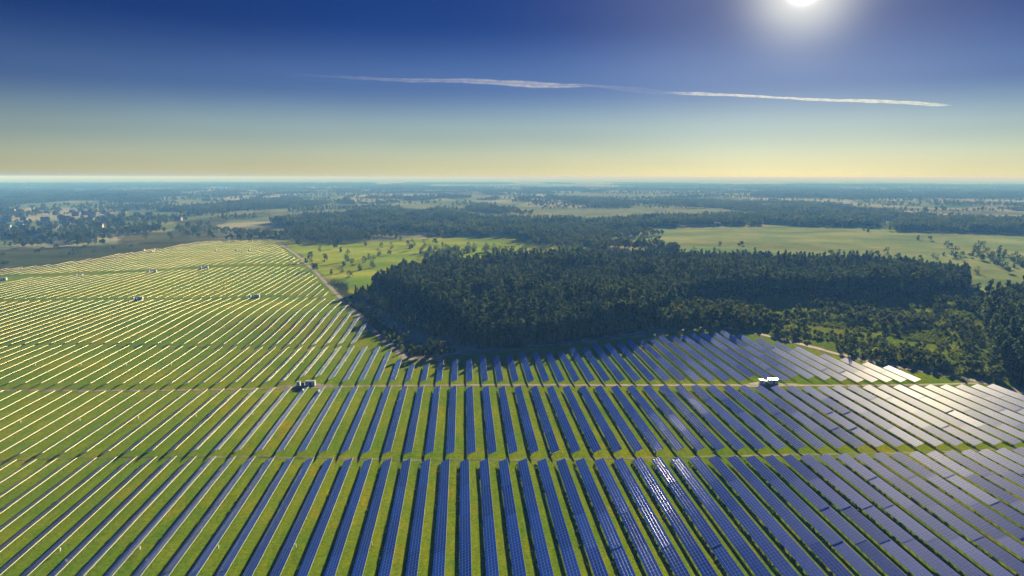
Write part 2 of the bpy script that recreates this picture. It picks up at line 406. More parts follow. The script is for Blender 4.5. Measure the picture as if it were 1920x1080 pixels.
def block(kmin, kmax, anchors, deg, far, near, tl, where, inv=None, y_near=None):
    fit = lateral(anchors, deg)
    fx, fy = gpoly(far, 2.35).T; o_ = np.argsort(fx); fx, fy = fx[o_], fy[o_]
    if near:
        nx_, ny_ = gpoly(near, 2.35).T; o_ = np.argsort(nx_); nx_, ny_ = nx_[o_], ny_[o_]
    ks = list(range(kmin, kmax + 1)); cnt = 0
    for k in ks:
        xh = float(np.polyval(fit, k))
        def extrap(x, X, Y):
            if x < X[0]: return float(Y[0] + (x - X[0]) * (Y[1] - Y[0]) / (X[1] - X[0]))
            if x > X[-1]: return float(Y[-1] + (x - X[-1]) * (Y[-1] - Y[-2]) / (X[-1] - X[-2]))
            return float(np.interp(x, X, Y))
        yf = extrap(xh, fx, fy); yn = extrap(xh, nx_, ny_) if near else y_near
        L = yf - yn
        if L < 8: continue
        cnt += 1
        nt = max(1, round(L / tl)); sy = L / nt / tl
        cosT, sinT = math.cos(TT), math.sin(TT)
        xl = xh - WID * cosT
        # how it reads from the air
        ym = (yf + max(yn, 207)) / 2
        ratio = (xh) / ym
        look = 'edge-on bright-edged' if ratio < -0.42 else 'thin pale grey' if ratio < -0.18 else 'pale blue-grey' if ratio < -0.02 else 'steel-blue' if ratio < 0.42 else 'deep blue'
        if where.startswith('far'): look = 'thin bright-edged'
        root = thing('solar_panel_row', f'{look} solar panel row, {ordinal(cnt)} from left in the {where}', 'solar panels', (xl, yn, float(H(xl, yn))), group='solar panel rows on the grass')
        bx, by, bz = root.location
        for t in range(nt):
            y0 = yn + L * t / nt; y1 = yn + L * (t + 1) / nt
            z0 = float(H(xl + 2, y0)) + LOW; z1 = float(H(xl + 2, y1)) + LOW
            slope = math.atan2(z1 - z0, y1 - y0)
            tj = TT + R(random.gauss(0, .13)); yj = slope + R(random.gauss(0, .12))
            M = Matrix.Rotation(yj, 4, 'X') @ Matrix.Rotation(-tj, 4, 'Y') @ Matrix.Diagonal((1, sy, 1, 1))
            M.translation = Vector((xl - bx, y0 - by, z0 - bz))
            ob = link('panel_table', T_MESH[tl], root); ob.matrix_local = M
            if tl == 24:
                fo = link('support_frame', F_MESH[tl], root); fo.matrix_local = M
        if inv and (k - inv[0]) % inv[1] == 0 and ratio < -.1:
            y0 = inv[2]
            if yn < y0 < yf:
                x0 = xh + .2; z0 = float(H(x0, y0))
                for nm_, mm in (('inverter_post', POST_ME), ('inverter_box', INV_ME)):
                    link(nm_, mm, root, (x0 - bx, y0 - by, z0 - bz))
        ROWS.append((xl, xh, yn, yf))
b1k = [(0, 31, 863), (6, 257.5, 861), (13, 515, 858), (19, 737, 857), (25, 953.75, 856), (31, 1167.5, 856), (38, 1410, 853), (44, 1616, 848), (48, 1754, 845), (53, 1915, 839)]
block(-2, 55, b1k, 2, [(31, 863), (220, 861), (515, 858), (737, 857), (953, 856), (1167, 856), (1410, 853), (1616, 848), (1754, 845), (1915, 839)], None, 24, 'nearest block', (1, 3, float(ground(300, 1031, 1)[1])), y_near=168.0)
b2k = [(0, 37.5, 851), (5, 246, 849), (10, 451, 847), (17, 735, 844), (23, 972, 842), (29, 1206, 841), (35, 1434, 838), (40, 1622, 833), (44, 1771, 831), (48, 1918, 829)]
block(-7, 60, b2k, 2, [(20, 731), (240, 731), (459, 729), (585, 726), (675, 724), (800, 722), (1000, 721), (1216, 722), (1417, 723), (1500, 723), (1650, 720), (1867, 720), (1893, 730), (1925, 742)],
      [(37, 851), (246, 849), (492, 846), (655, 844), (855, 843), (1050, 841), (1250, 840), (1510, 836), (1660, 832), (1900, 829)], 24, 'second block', (0, 3, float(ground(260, 785, 1)[1])))
b3k = [(0, 17.5, 717.5), (8, 260, 717), (15, 472.5, 716), (17, 532.5, 714), (22, 685, 712.5), (27, 827.5, 711), (33, 1001, 710), (38, 1145, 710.5), (43, 1287, 711), (47, 1399, 711), (52, 1536, 712), (56, 1647, 711), (59, 1729, 710)]
block(-7, 59, b3k, 3, [(11, 650), (465, 648.5), (564, 648), (713, 648), (734, 656), (754, 672), (777, 681), (804, 681), (832, 672), (884, 672), (909, 665), (955, 665), (982, 659), (1054, 659), (1074, 650.5), (1099, 651), (1116, 644), (1162, 644), (1177, 637.5), (1222, 637), (1237, 630), (1282, 631), (1295, 625.5), (1340, 626), (1349, 619), (1382, 625.5), (1412, 632.5), (1447, 639), (1484, 645.5), (1536, 660), (1576, 667), (1616, 675), (1662, 682.5)],
      [(17, 717.5), (472, 716), (535, 714), (552, 704), (620, 704), (632, 713), (712, 712.5), (827, 711), (1030, 711), (1258, 711), (1399, 711.5), (1405, 703), (1490, 703), (1498, 712), (1620, 711), (1729, 710)], 24, 'third block', (2, 3, float(ground(260, 684, 1)[1])))
b4k = [(0, 22, 646), (6, 172, 645), (12, 322, 644), (18, 471, 643.5), (22, 565.5, 643), (26, 666, 641)]
block(-13, 26, b4k, 1, [(11, 567), (125, 563), (250, 561), (400, 560), (532, 559.5), (606, 560), (624, 561), (638, 565.5), (650, 574.5), (660, 584), (673, 593), (687, 605.5)],
      [(22, 646), (471, 643.5), (600, 642.5), (666, 641)], 24, 'fourth block', (2, 4, float(ground(300, 618, 1)[1])))
b5k = [(0, 606, 557), (-2, 571, 555.5), (-10, 452, 555.5), (-17, 323, 557), (-25, 176, 559), (-33, 30, 562)]
block(-41, 0, b5k, 2, [(29, 521), (54, 519), (101, 519), (127, 516), (175, 515), (251, 510), (291, 510), (315, 507), (377, 504), (439, 501), (470, 500), (560, 499.5), (569, 501), (575, 505), (580, 509), (586, 514), (594, 520), (597, 531), (605, 537.5), (613, 544), (621, 550.5)],
      [(30, 562), (158, 559), (231, 557), (304, 556.5), (452, 555.5), (500, 553), (571, 555.5), (606, 557)], 48, 'fifth block')
b6 = [(0, 545, 494), (-10, 405, 496.5)]
block(-42, 2, b6, 1, [(0, 520), (49, 500.5), (96, 496), (129, 492.5), (157, 485.5), (215, 479), (236, 474), (295, 467.5), (320, 461), (350, 457.5), (375, 453.7), (400, 452), (475, 450.5), (513, 450), (549, 482), (565, 488)],
      [(2, 516), (29, 515), (105, 512), (172, 508), (212, 508), (265, 505.5), (329, 504), (362, 500.5), (450, 496), (560, 494)], 48, 'farthest block')
print('rows', len(ROWS))

# ------------------------------------------------------------------ transformer cabins
cab_white = noisy(principled('cabin_paint', (.55, .58, .6), .55), (.40, .43, .46), (.62, .64, .64), .8)
cab_roof = principled('cabin_roof_sheet', (.62, .63, .60), .33, metal=.35)
cab_dark = principled('cabin_louvre', (.06, .07, .08), .6)
concrete = noisy(principled('concrete', (.3, .29, .27), .9), (.2, .19, .17), (.36, .34, .31), 1.5)
oil = principled('transformer_enamel', (.22, .25, .26), .5)
def cabin(px, py, label, big=True, scale=1.0, rz=0.0):
    x, y = ground(px, py); x, y = float(x), float(y)
    t = thing('transformer_station', label, 'transformer', (x, y, float(H(x, y))), rz, 'transformer cabins in the solar park')
    s = scale
    if big:
        q = MB(); q.box(-5.4 * s, 5.4 * s, -1.6 * s, 1.6 * s, -.3, .35); link('plinth', q.mesh('plinth', [concrete]), t)
        q = MB(); q.box(-.2 * s, 5.2 * s, -1.25 * s, 1.25 * s, .35, 2.95 * s)
        for i in range(10):                     # corrugation of the container walls
            xx = (.0 + i * .52) * s; q.box(xx, xx + .2 * s, -1.28 * s, -1.25 * s, .5, 2.8 * s)
        link('cabin_body', q.mesh('cabin_body', [cab_white]), t)
        q = MB(); q.box(-.3 * s, 5.3 * s, -1.35 * s, 1.35 * s, 2.951 * s, 3.10 * s); link('roof', q.mesh('roof', [cab_roof]), t)
        for i in (0, 1):
            q = MB(); q.box(0, .95 * s, -.03, .03, 0, 2.0 * s); q.box(.1 * s, .85 * s, -.05, -.031, .3 * s, .8 * s)
            dd = link('door', q.mesh('door', [cab_dark if i else cab_white]), t, ((.6 + 1.6 * i) * s, -1.31 * s, .4))
        q = MB(); q.box(-2.6 * s, -.9 * s, -.7 * s, .7 * s, .35, 2.1 * s)
        for i in range(7):
            q.box((-2.6 + .25 * i) * s, (-2.54 + .25 * i) * s, -1.0 * s, -.7 * s, .6, 1.9 * s)
        for i in (-2.3, -1.75, -1.2):
            q.bar((i * s, 0, 2.1 * s), (i * s, 0, 2.7 * s), .1 * s, .07 * s, 6)
        link('transformer', q.mesh('transformer', [oil]), t)
        q = MB(); q.box(-5.1 * s, -3.3 * s, -1.1 * s, 1.1 * s, .35, 2.6 * s); link('switch_cabinet', q.mesh('switch_cabinet', [cab_white]), t)
        q = MB(); q.box(-5.2 * s, -3.2 * s, -1.2 * s, 1.2 * s, 2.601 * s, 2.75 * s); link('cabinet_roof', q.mesh('cabinet_roof', [cab_roof]), t)
    else:
        q = MB(); q.box(-1.9 * s, 1.9 * s, -1.5 * s, 1.5 * s, -.3, .25); link('plinth', q.mesh('plinth', [concrete]), t)
        q = MB(); q.box(-1.6 * s, 1.6 * s, -1.25 * s, 1.25 * s, .25, 2.7 * s); link('cabin_body', q.mesh('cabin_body', [cab_white]), t)
        q = MB(); q.box(-1.7 * s, 1.7 * s, -1.35 * s, 1.35 * s, 2.701 * s, 2.85 * s); link('roof', q.mesh('roof', [cab_roof]), t)
        q = MB(); q.box(-.5, .5, -.03, .03, 0, 2.0 * s); link('door', q.mesh('door', [cab_dark]), t, (0, -1.29 * s, .3))
    return t
cabin(574, 725, 'blue-grey transformer container on a dirt pad beside the brown track, left of centre')
cabin(1441, 721, 'transformer container with glaring sunlit roof beside the brown track at right')
cabin(258, 561, 'transformer cabin at the near edge of the fifth block, the left one')
cabin(477, 558.5, 'transformer cabin at the near edge of the fifth block, the right one')
cabin(383, 505, 'transformer cabin between fifth and farthest block, the right one')
cabin(286, 511, 'transformer cabin between fifth and farthest block, the middle one')
cabin(149, 517, 'small dark cabin at far left above the bright glinting rows', scale=.8)
cabin(4, 526, 'cabin at the left picture edge behind the fifth block')
for px, py, lb in ((549, 486, 'small white kiosk at right end of the farthest rows by the road'), (270, 471, 'small white kiosk at upper left edge of the farthest rows'), (288, 473.5, 'second small white kiosk at upper left edge of farthest rows'),
                   (405, 470.5, 'white kiosk among farthest rows, leftmost of three in line'), (443, 470.5, 'white kiosk among farthest rows, middle of three in line'), (467, 470, 'white kiosk among farthest rows, rightmost of three in line')):
    cabin(px, py, lb, big=False)
# dirt pads round the two near stations
for px, py, lb, w in ((575, 725, 'bare dirt pad around the left transformer container', 15), (1441, 722, 'bare dirt pad around the right transformer container', 15)):
    x, y = ground(px, py); vs = [(float(x), float(y), float(H(x, y)) + .09)]
    N = 28
    for i in range(N):
        a = 2 * math.pi * i / N; r = 1 + .25 * math.sin(3 * a + px) + .12 * math.sin(5 * a)
        xx, yy = float(x) + w * 1.0 * r * math.cos(a), float(y) + .28 * w * r * math.sin(a)
        vs.append((xx, yy, float(H(xx, yy)) + .09))
    me = bpy.data.meshes.new('dirt_pad'); me.from_pydata(vs, [], [(0, 1 + i, 1 + (i + 1) % N) for i in range(N)]); me.materials.append(dirt)
    link('dirt_pad', me, kind='structure', label=lb)

# ------------------------------------------------------------------ vegetation models
def leaf_mat(name, ca, cb, trans=0.35):
    mt = bpy.data.materials.new(name); mt.use_nodes = True
    n, l = mt.node_tree.nodes, mt.node_tree.links
    n.clear()
    o_ = n.new('ShaderNodeOutputMaterial'); mx = n.new('ShaderNodeMixShader'); d_ = n.new('ShaderNodeBsdfDiffuse'); t_ = n.new('ShaderNodeBsdfTranslucent')
    mx.inputs[0].default_value = trans
    oi = n.new('ShaderNodeObjectInfo'); g = n.new('ShaderNodeNewGeometry')
    r_ = n.new('ShaderNodeValToRGB'); r_.color_ramp.elements[0].color = (*ca, 1); r_.color_ramp.elements[1].color = (*cb, 1)
    nn = n.new('ShaderNodeTexNoise'); nn.inputs['Scale'].default_value = .35; l.new(g.outputs['Position'], nn.inputs['Vector'])
    a = n.new('ShaderNodeMath'); a.operation = 'ADD'; l.new(nn.outputs['Fac'], a.inputs[0])
    s_ = n.new('ShaderNodeMath'); s_.operation = 'MULTIPLY_ADD'; s_.inputs[1].default_value = .95; s_.inputs[2].default_value = -.45; l.new(oi.outputs['Random'], s_.inputs[0]); l.new(s_.outputs[0], a.inputs[1])
    l.new(a.outputs[0], r_.inputs[0]); l.new(r_.outputs[0], d_.inputs[0]); l.new(r_.outputs[0], t_.inputs[0])
    l.new(d_.outputs[0], mx.inputs[1]); l.new(t_.outputs[0], mx.inputs[2]); l.new(mx.outputs[0], o_.inputs[0])
    return mt
M_PINE = leaf_mat('pine_needles', (.014, .032, .014), (.100, .130, .045), .35)
M_DEC = leaf_mat('broad_leaves', (.035, .055, .012), (.10, .115, .022), .4)
M_SCR = leaf_mat('scrub_leaves', (.06, .095, .016), (.22, .26, .04), .5)
M_BARK = noisy(principled('pine_bark', (.2, .12, .08), .9), (.10, .07, .05), (.30, .19, .12), 1.2)
def cards(mb, rg_, centers, radii, ncard, size, mi=0):
    for (cx, cy, cz), (rx, ry, rz_) in zip(centers, radii):
        for _ in range(ncard):
            v = rg_.normal(size=3); v /= np.linalg.norm(v); r = rg_.random() ** .4
            p = np.array([cx + v[0] * rx * r, cy + v[1] * ry * r, cz + v[2] * rz_ * r])
            nrm_ = v + rg_.normal(size=3) * .7; nrm_ /= np.linalg.norm(nrm_)
            u = np.cross(nrm_, rg_.normal(size=3)); u /= np.linalg.norm(u); w = np.cross(nrm_, u)
            s = size * (.6 + .8 * rg_.random())
            mb.quad([p - u * s * .5 - w * s * .35, p + u * s * .55 - w * s * .3, p + u * s * .3 + w * s * .5, p - u * s * .45 + w * s * .4], mi)
def pine(seed, h=18.0, nclump=15, nc=13, size=1.15):
    g = np.random.default_rng(seed); t = MB()
    lean = g.normal(size=2) * .3
    t.bar((0, 0, -.3), (lean[0], lean[1], h * .9), .22, .06, 6)
    cs = []; rs = []
    for i in range(nclump):
        f = .42 + .56 * (i + g.random() * .8) / nclump; a = g.random() * 6.28
        rad_ = (1 - f) ** .55 * 3.0 * (.5 + .5 * g.random()); 
        c_ = (lean[0] * f + rad_ * math.cos(a), lean[1] * f + rad_ * math.sin(a), f * h); cs.append(c_)
        rr_ = 1.0 + .7 * (1 - f) + .3 * g.random(); rs.append((rr_, rr_, rr_ * .75))
        if i % 3 == 0: t.bar((lean[0] * f, lean[1] * f, f * h - .7), c_, .07, .03, 3)
    c = MB(); cards(c, g, cs, rs, nc, size)
    return t, c
def broad(seed, h=10.0, w=4.0, nclump=16, nc=16, size=.9, base=.28):
    g = np.random.default_rng(seed); t = MB()
    t.bar((0, 0, -.3), (0, 0, h * .6), .2 * h / 10, .08, 6); cs = []; rs = []
    for i in range(nclump):
        a = g.random() * 6.28; f = g.random(); zz = base + (1 - base) * (f * .86 + .06)
        prof = math.sin(math.pi * min(1, max(.08, (zz - base + .12) / (1 - base + .12)))) ** .6
        rad_ = w * .72 * prof * (.35 + .65 * g.random() ** .5)
        c_ = (rad_ * math.cos(a), rad_ * math.sin(a), zz * h); cs.append(c_)
        rr_ = w * (.30 + .16 * g.random()); rs.append((rr_, rr_, rr_ * .8))
        if i % 4 == 0: t.bar((0, 0, h * (.2 + .3 * g.random())), c_, .08, .03, 3)
    c = MB(); cards(c, g, cs, rs, nc, size)
    return t, c
def merged(name, t, c, leaf):
    mb = MB(); mb.v = list(t.v); mb.f = list(t.f); mb.m = [1] * len(t.f)
    o_ = len(mb.v); mb.v += c.v; mb.f += [tuple(i + o_ for i in f) for f in c.f]; mb.m += [0] * len(c.f)
    return mb.mesh(name, [leaf, M_BARK])
PINES = [pine(10 + i, 15 + 1.6 * i) for i in range(5)]
PINE_T = [p[0].mesh('trunk', [M_BARK]) for p in PINES]; PINE_C = [p[1].mesh('crown', [M_PINE]) for p in PINES]
BROADS = [broad(40 + i, 8.5 + 1.3 * i, 3.2 + .45 * i) for i in range(4)]
BROAD_T = [p[0].mesh('trunk', [M_BARK]) for p in BROADS]; BROAD_C = [p[1].mesh('crown', [M_DEC]) for p in BROADS]
SHRUBS = [broad(70 + i, 2.6 + .7 * i, 1.9 + .35 * i, 9, 14, .55, .02) for i in range(4)]
DARK_ME = [merged('shrub', t, c, M_PINE) for t, c in SHRUBS]
SHRUB_ME = [merged('shrub', t, c, M_SCR) for t, c in SHRUBS]
def hidden_coll(name, meshes):
    c_ = bpy.data.collections.new(name)
    for i, me_ in enumerate(meshes):
        c_.objects.link(bpy.data.objects.new(f'{name}_{i:02d}', me_))
    return c_
BIGB = broad(90, 16.5, 4.8, 20, 16, 1.2, .3)
C_PINE = hidden_coll('pine_model', [merged('pine_model', t, c, M_PINE) for t, c in PINES + [pine(31, 20, 12, 11), pine(32, 14, 11, 10), pine(33, 17, 18, 12)]] + [merged('broadleaf_model', *BIGB, M_DEC)])
C_BROAD = hidden_coll('broadleaf_model', [merged('broadleaf_model', t, c, M_DEC) for t, c in BROADS])
C_SHRUB = hidden_coll('shrub_model', SHRUB_ME)
M_LIT = leaf_mat('sunlit_leaves', (.10, .16, .008), (.17, .21, .012), .5)  # brighter leaf green: sunlight on the clearing growth is put into the colour
C_LOW = hidden_coll('low_growth_model', [merged('low_growth_model', t, c, M_LIT) for t, c in SHRUBS[:2]])
C_SCRUB = hidden_coll('scrub_model', SHRUB_ME[1:] + [merged('broadleaf_model', t, c, M_DEC) for t, c in BROADS[:1]])
def grove(seed, kind):
    g = np.random.default_rng(seed); mb = MB(); mb_m = []
    cs = []; rs = []
    for i in range(11):
        x, y = g.random(2) * 34 - 17; h = (15 + 4 * g.random()) if kind == 'pine' else (9 + 6 * g.random())
        w = 3.2 if kind == 'pine' else 4.5
        for j in range(3):
            cs.append((x + g.normal() * 1.2, y + g.normal() * 1.2, h * (.35 + .27 * j))); rs.append((w * (1 - .22 * j), w * (1 - .22 * j), h * .2))
    cards(mb, g, cs, rs, 11, 2.3)
    return mb.mesh('grove', [M_PINE if kind == 'pine' else M_DEC])
C_GROVE = hidden_coll('grove_model', [grove(100 + i, 'pine') for i in range(3)] + [grove(110 + i, 'broad') for i in range(2)])
C_GROVEB = hidden_coll('mixed_grove_model', [grove(120 + i, 'broad') for i in range(4)])

def instancer(name, pts, scl, coll, nvar, label, kind='stuff', zoff=0.0, flat=None):
    """a wood nobody could count: one object whose points each carry one tree"""
    pts = np.asarray(pts, float)
    if len(pts) == 0: return
    N = len(pts); me = bpy.data.meshes.new(name)
    co = np.stack([pts[:, 0], pts[:, 1], H(pts[:, 0], pts[:, 1]) + zoff], 1)
    me.vertices.add(N); me.vertices.foreach_set('co', co.ravel())
    a = me.attributes.new('turn', 'FLOAT', 'POINT'); a.data.foreach_set('value', (rng.random(N) * 6.283).astype(np.float32))
    a = me.attributes.new('pick', 'INT', 'POINT'); a.data.foreach_set('value', rng.integers(0, nvar, N).astype(np.int32))
    sv = np.stack([scl, scl, scl * (flat if flat is not None else 1.0) * (.85 + .3 * rng.random(N))], 1).astype(np.float32)
    a = me.attributes.new('size', 'FLOAT_VECTOR', 'POINT'); a.data.foreach_set('vector', sv.ravel())
    ob = link(name, me, kind=kind, label=label)
    ng = bpy.data.node_groups.new(name + '_nodes', 'GeometryNodeTree')
    ng.interface.new_socket('Geometry', in_out='INPUT', socket_type='NodeSocketGeometry'); ng.interface.new_socket('Geometry', in_out='OUTPUT', socket_type='NodeSocketGeometry')
    gi = ng.nodes.new('NodeGroupInput'); go = ng.nodes.new('NodeGroupOutput')
    ci = ng.nodes.new('GeometryNodeCollectionInfo'); ci.inputs['Collection'].default_value = coll
    ci.inputs['Separate Children'].default_value = True; ci.inputs['Reset Children'].default_value = True
    ip = ng.nodes.new('GeometryNodeInstanceOnPoints'); ip.inputs['Pick Instance'].default_value = True
    def named(nm_, ty):
        x = ng.nodes.new('GeometryNodeInputNamedAttribute'); x.data_type = ty; x.inputs['Name'].default_value = nm_
        return [o2 for o2 in x.outputs if o2.enabled and o2.name == 'Attribute'][0]
    cx = ng.nodes.new('ShaderNodeCombineXYZ'); ng.links.new(named('turn', 'FLOAT'), cx.inputs[2])
    ng.links.new(gi.outputs[0], ip.inputs['Points']); ng.links.new(ci.outputs[0], ip.inputs['Instance'])
    ng.links.new(named('pick', 'INT'), ip.inputs['Instance Index']); ng.links.new(cx.outputs[0], ip.inputs['Rotation']); ng.links.new(named('size', 'FLOAT_VECTOR'), ip.inputs['Scale'])
    ng.links.new(ip.outputs[0], go.inputs[0])
    md = ob.modifiers.new('trees', 'NODES'); md.node_group = ng
    return ob
def scatter(poly, sp, keep=None, jit=.95):
    x0, y0 = poly.min(0); x1, y1 = poly.max(0)
    X, Y = np.meshgrid(np.arange(x0, x1, sp), np.arange(y0, y1, sp))
    X = X.ravel() + (rng.random(X.size) - .5) * sp * jit; Y = Y.ravel() + (rng.random(Y.size) - .5) * sp * jit
    m_ = inpoly(X, Y, poly)
    if keep is not None: m_ &= keep(X, Y)
    # only what the camera's neighbourhood could see
    a = np.degrees(np.arctan2(X, Y)); m_ &= (a > -42) & (a < 50)
    return np.stack([X[m_], Y[m_]], 1)
TREE_N = 0
def tree(name, label, cat, x, y, ms, s=1.0, group=None, sz=1.0):
    r = thing(name, label, cat, (x, y, float(H(x, y)) ), random.random() * 6.28, group)
    i = random.randrange(len(ms[0]))
    for nm_, lst in (('trunk', ms[0]), ('crown', ms[1])):
        c_ = link(nm_, lst[i], r); c_.scale = (s, s, s * sz)
    return r

# ---- pine wood
P = scatter(Z_PINE, 4.6, lambda x, y: ~((vnoise(x, y, 26, 5) < .13)))
dist = np.hypot(P[:, 0], P[:, 1]); order = np.argsort(dist + rng.random(len(P)) * 25)
near_, rest = P[order[:210]], P[order[210:]]
for x, y in near_:
    tree('pine_tree', 'tall dark pine standing along the near edge of the pine wood', 'tree', float(x), float(y), (PINE_T, PINE_C), .72 + .33 * random.random(), 'pines on the near edge of the pine wood')
rn = vnoise(rest[:, 0], rest[:, 1], 40, 9)
instancer('pine_wood', rest, .78 + .42 * rn + .15 * rng.random(len(rest)), C_PINE, 9, 'dense dark pine wood filling the middle ground')
YG = scatter(gpoly([(672, 552), (700, 545), (760, 568), (810, 596), (850, 622), (888, 646), (862, 652), (812, 644), (762, 620), (712, 592), (664, 560)]), 4.4)
instancer('young_pines', YG, .32 + .26 * rng.random(len(YG)), C_PINE, 5, 'younger lower pines sloping down to the shaded gravel road')
# broadleaf patches inside the wood edge
PB = scatter(gpoly([(1195, 590), (1230, 560), (1290, 562), (1330, 590), (1400, 600), (1400, 618), (1250, 618), (1200, 612)]), 9.0)
for i, (x, y) in enumerate(PB[:60]):
    tree('broadleaf_tree', 'round-crowned broadleaf tree where the pine wood meets the scrub', 'tree', float(x), float(y), (BROAD_T, BROAD_C), 1.0 + .5 * random.random(), 'broadleaf trees between pine wood and scrub')
for px, py, s in ((1262, 562, 1.7), (1240, 566, 1.6), (1284, 566, 1.5), (1218, 560, 1.5)):
    x, y = ground(px, py)
    tree('broadleaf_tree', 'large rounded broadleaf tree inside the pine wood', 'tree', float(x), float(y), (BROAD_T, BROAD_C), s, 'large broadleaf trees inside the pine wood')
EDGE = [(772, 668, 1.0), (783, 664, .9), (795, 667, 1.0), (806, 663, 1.05), (818, 666, 1.0), (829, 664, .95), (839, 665, .9), (812, 669, .8), (826, 670, .8), (778, 672, .7), (851, 664, .7)]
for px, py, s in EDGE:
    x, y = ground(px, py)
    tree('broadleaf_tree', 'sunlit green bush-like tree at the bend of the perimeter road', 'tree', float(x), float(y), (BROAD_T, BROAD_C), s * .85, 'sunlit trees at the bend of the road')
for px, py, s in [(690, 590, .8), (676, 570, .7), (700, 600, .6), (712, 604, .8), (722, 612, .7), (735, 628, .8), (741, 622, .6), (684, 560, .7), (650, 548, .6), (760, 640, .7), (752, 650, .6), (668, 556, .6)] + [(860 + 36 * i + 12 * random.random(), 656.5 - 2.9 * i * 1.28 - 2 * random.random(), .55 + .35 * random.random()) for i in range(13)]:
    x, y = ground(px, py)
    tree('broadleaf_tree', 'small broadleaf tree between the gravel road and the dark pines', 'tree', float(x), float(y), (BROAD_T, BROAD_C), s * .9, 'small trees between gravel road and pines')
E = scatter(Z_EDGE, 5.0, lambda x, y: vnoise(x, y, 18, 12) > .52)
instancer('road_verge_scrub', E, .5 + .5 * rng.random(len(E)), C_SHRUB, 4, 'low scrub on the shaded verge between road and pines')

# ---- scrubland on the right
clear = [gpoly(p) for p in ([(1405, 572), (1440, 562), (1500, 563), (1508, 572), (1470, 577)], [(1625, 560), (1690, 562), (1730, 570), (1750, 577), (1700, 578), (1640, 572)], [(1470, 602), (1560, 597), (1600, 606), (1660, 616), (1600, 616), (1520, 606)],
                            [(1655, 622), (1720, 618), (1790, 636), (1770, 645), (1700, 634)], [(1760, 582), (1800, 580), (1830, 592), (1800, 596)], [(1600, 612), (1650, 612), (1655, 618), (1605, 620)], [(1780, 660), (1840, 664), (1850, 674), (1790, 672)])]
clear = [np.stack([(p[:, 0] - p[:, 0].mean()) * 1.15 + p[:, 0].mean(), (p[:, 1] - p[:, 1].max()) * 1.0 + p[:, 1].max() - (0 if True else 0)], 1) for p in clear]
CLEAR_BIG = []
for p in clear:                     # the growth on the camera side of a clearing stays low too
    c_ = p.mean(0); v_ = c_ / np.hypot(*c_); CLEAR_BIG += [p, p - v_ * 13, p - v_ * 26]
def not_clear(x, y):
    k_ = np.ones(x.shape, bool)
    for p in CLEAR_BIG: k_ &= ~inpoly(x, y, p)
    return k_
Q = scatter(Z_SCRUB, 3.7, lambda x, y: not_clear(x, y) & (vnoise(x, y, 22, 14) + .25 * vnoise(x, y, 7, 15) > .50))
instancer('scrub_thicket', Q, .5 + .65 * vnoise(Q[:, 0], Q[:, 1], 30, 16), C_SCRUB, 4, 'tangled green scrub filling the land right of the pine wood')
for p in clear:
    Q2 = scatter(p, 2.2)
    instancer('bright_undergrowth', Q2, .35 + .3 * rng.random(len(Q2)), C_LOW, 2, 'bright green low growth in a clearing of the scrub')
Q = scatter(Z_SCRUB, 15, lambda x, y: not_clear(x, y) & (vnoise(x, y, 60, 18) > .45))
for x, y in Q[:95:2]:
    tree('broadleaf_tree', 'taller broadleaf tree rising out of the scrub thicket', 'tree', float(x), float(y), (BROAD_T, BROAD_C), .6 + .45 * random.random(), 'taller trees in the scrub thicket')
Q = scatter(Z_STAND, 6.2)
qd = np.argsort(np.hypot(Q[:, 0], Q[:, 1]))
for x, y in Q[qd[:70]]:
    tree('pine_tree', 'tall bare-stemmed pine in the loose stand at the right edge', 'tree', float(x), float(y), (PINE_T, PINE_C), .95 + .4 * random.random(), 'bare-stemmed pines at the right edge')
instancer('pine_stand', Q[qd[70:]], 1.0 + .4 * rng.random(len(Q) - 70), C_PINE, 5, 'dark pine stand behind the right edge of the scrub')

# ---- single bushes in the meadows
B1 = [(559, 458), (619, 457), (631, 453), (629, 464), (609, 488), (574, 490), (582, 488), (646, 495), (661, 496), (683, 489), (691, 483), (710, 477), (730, 475), (734, 464), (652, 487), (587, 504), (592, 506), (770, 467), (774, 461), (751, 449), (795, 462), (742, 445), (805, 444), (811, 444), (815, 454), (819, 453), (830, 461), (855, 463), (878, 466), (845, 470), (835, 475), (806, 469), (790, 473), (640, 470), (715, 462), (686, 458), (765, 458), (600, 470), (700, 500), (676, 505), (622, 512), (642, 510), (655, 520)]
for px, py in B1:
    x, y = ground(px, py + 2)
    i = random.randrange(4); ob = link('meadow_bush', DARK_ME[i], loc=(float(x), float(y), float(H(x, y))), label='dark round bush standing alone in the bright meadow behind the road', category='bush', group='bushes in the bright meadow behind the road')
    s = 1.5 + .9 * random.random(); ob.scale = (s, s, s * (1.0 + .6 * random.random())); ob.rotation_euler.z = random.random() * 6
Q = scatter(gpoly([(790, 470), (860, 455), (960, 452), (1040, 465), (1110, 475), (1100, 492), (900, 500), (810, 500)]), 15, lambda x, y: vnoise(x, y, 50, 21) > .42)
for x, y in Q[:90]:
    i = random.randrange(4); ob = link('meadow_bush', DARK_ME[i], loc=(float(x), float(y), float(H(x, y))), label='dark bush in the loose cluster above the pine tops', category='bush', group='bush cluster above the pine tops')
    s = 1.5 + 1.2 * random.random(); ob.scale = (s, s, s * 1.3)
B2 = [(1833, 475), (1833, 468), (1850, 477), (1857, 485), (1838, 484), (1860, 486), (1843, 463), (1873, 480), (1885, 476), (1895, 486), (1900, 490), (1912, 495), (1918, 498), (1870, 492), (1832, 511), (1890, 510), (1866, 492), (1876, 497), (1886, 500), (1902, 499), (1916, 492), (1875, 470), (1783, 462), (1775, 461), (1842, 486), (1722, 447), (1744, 449), (1790, 480), (1805, 478), (1828, 470), (1905, 481), (1620, 431), (1628, 433), (1561, 426)]
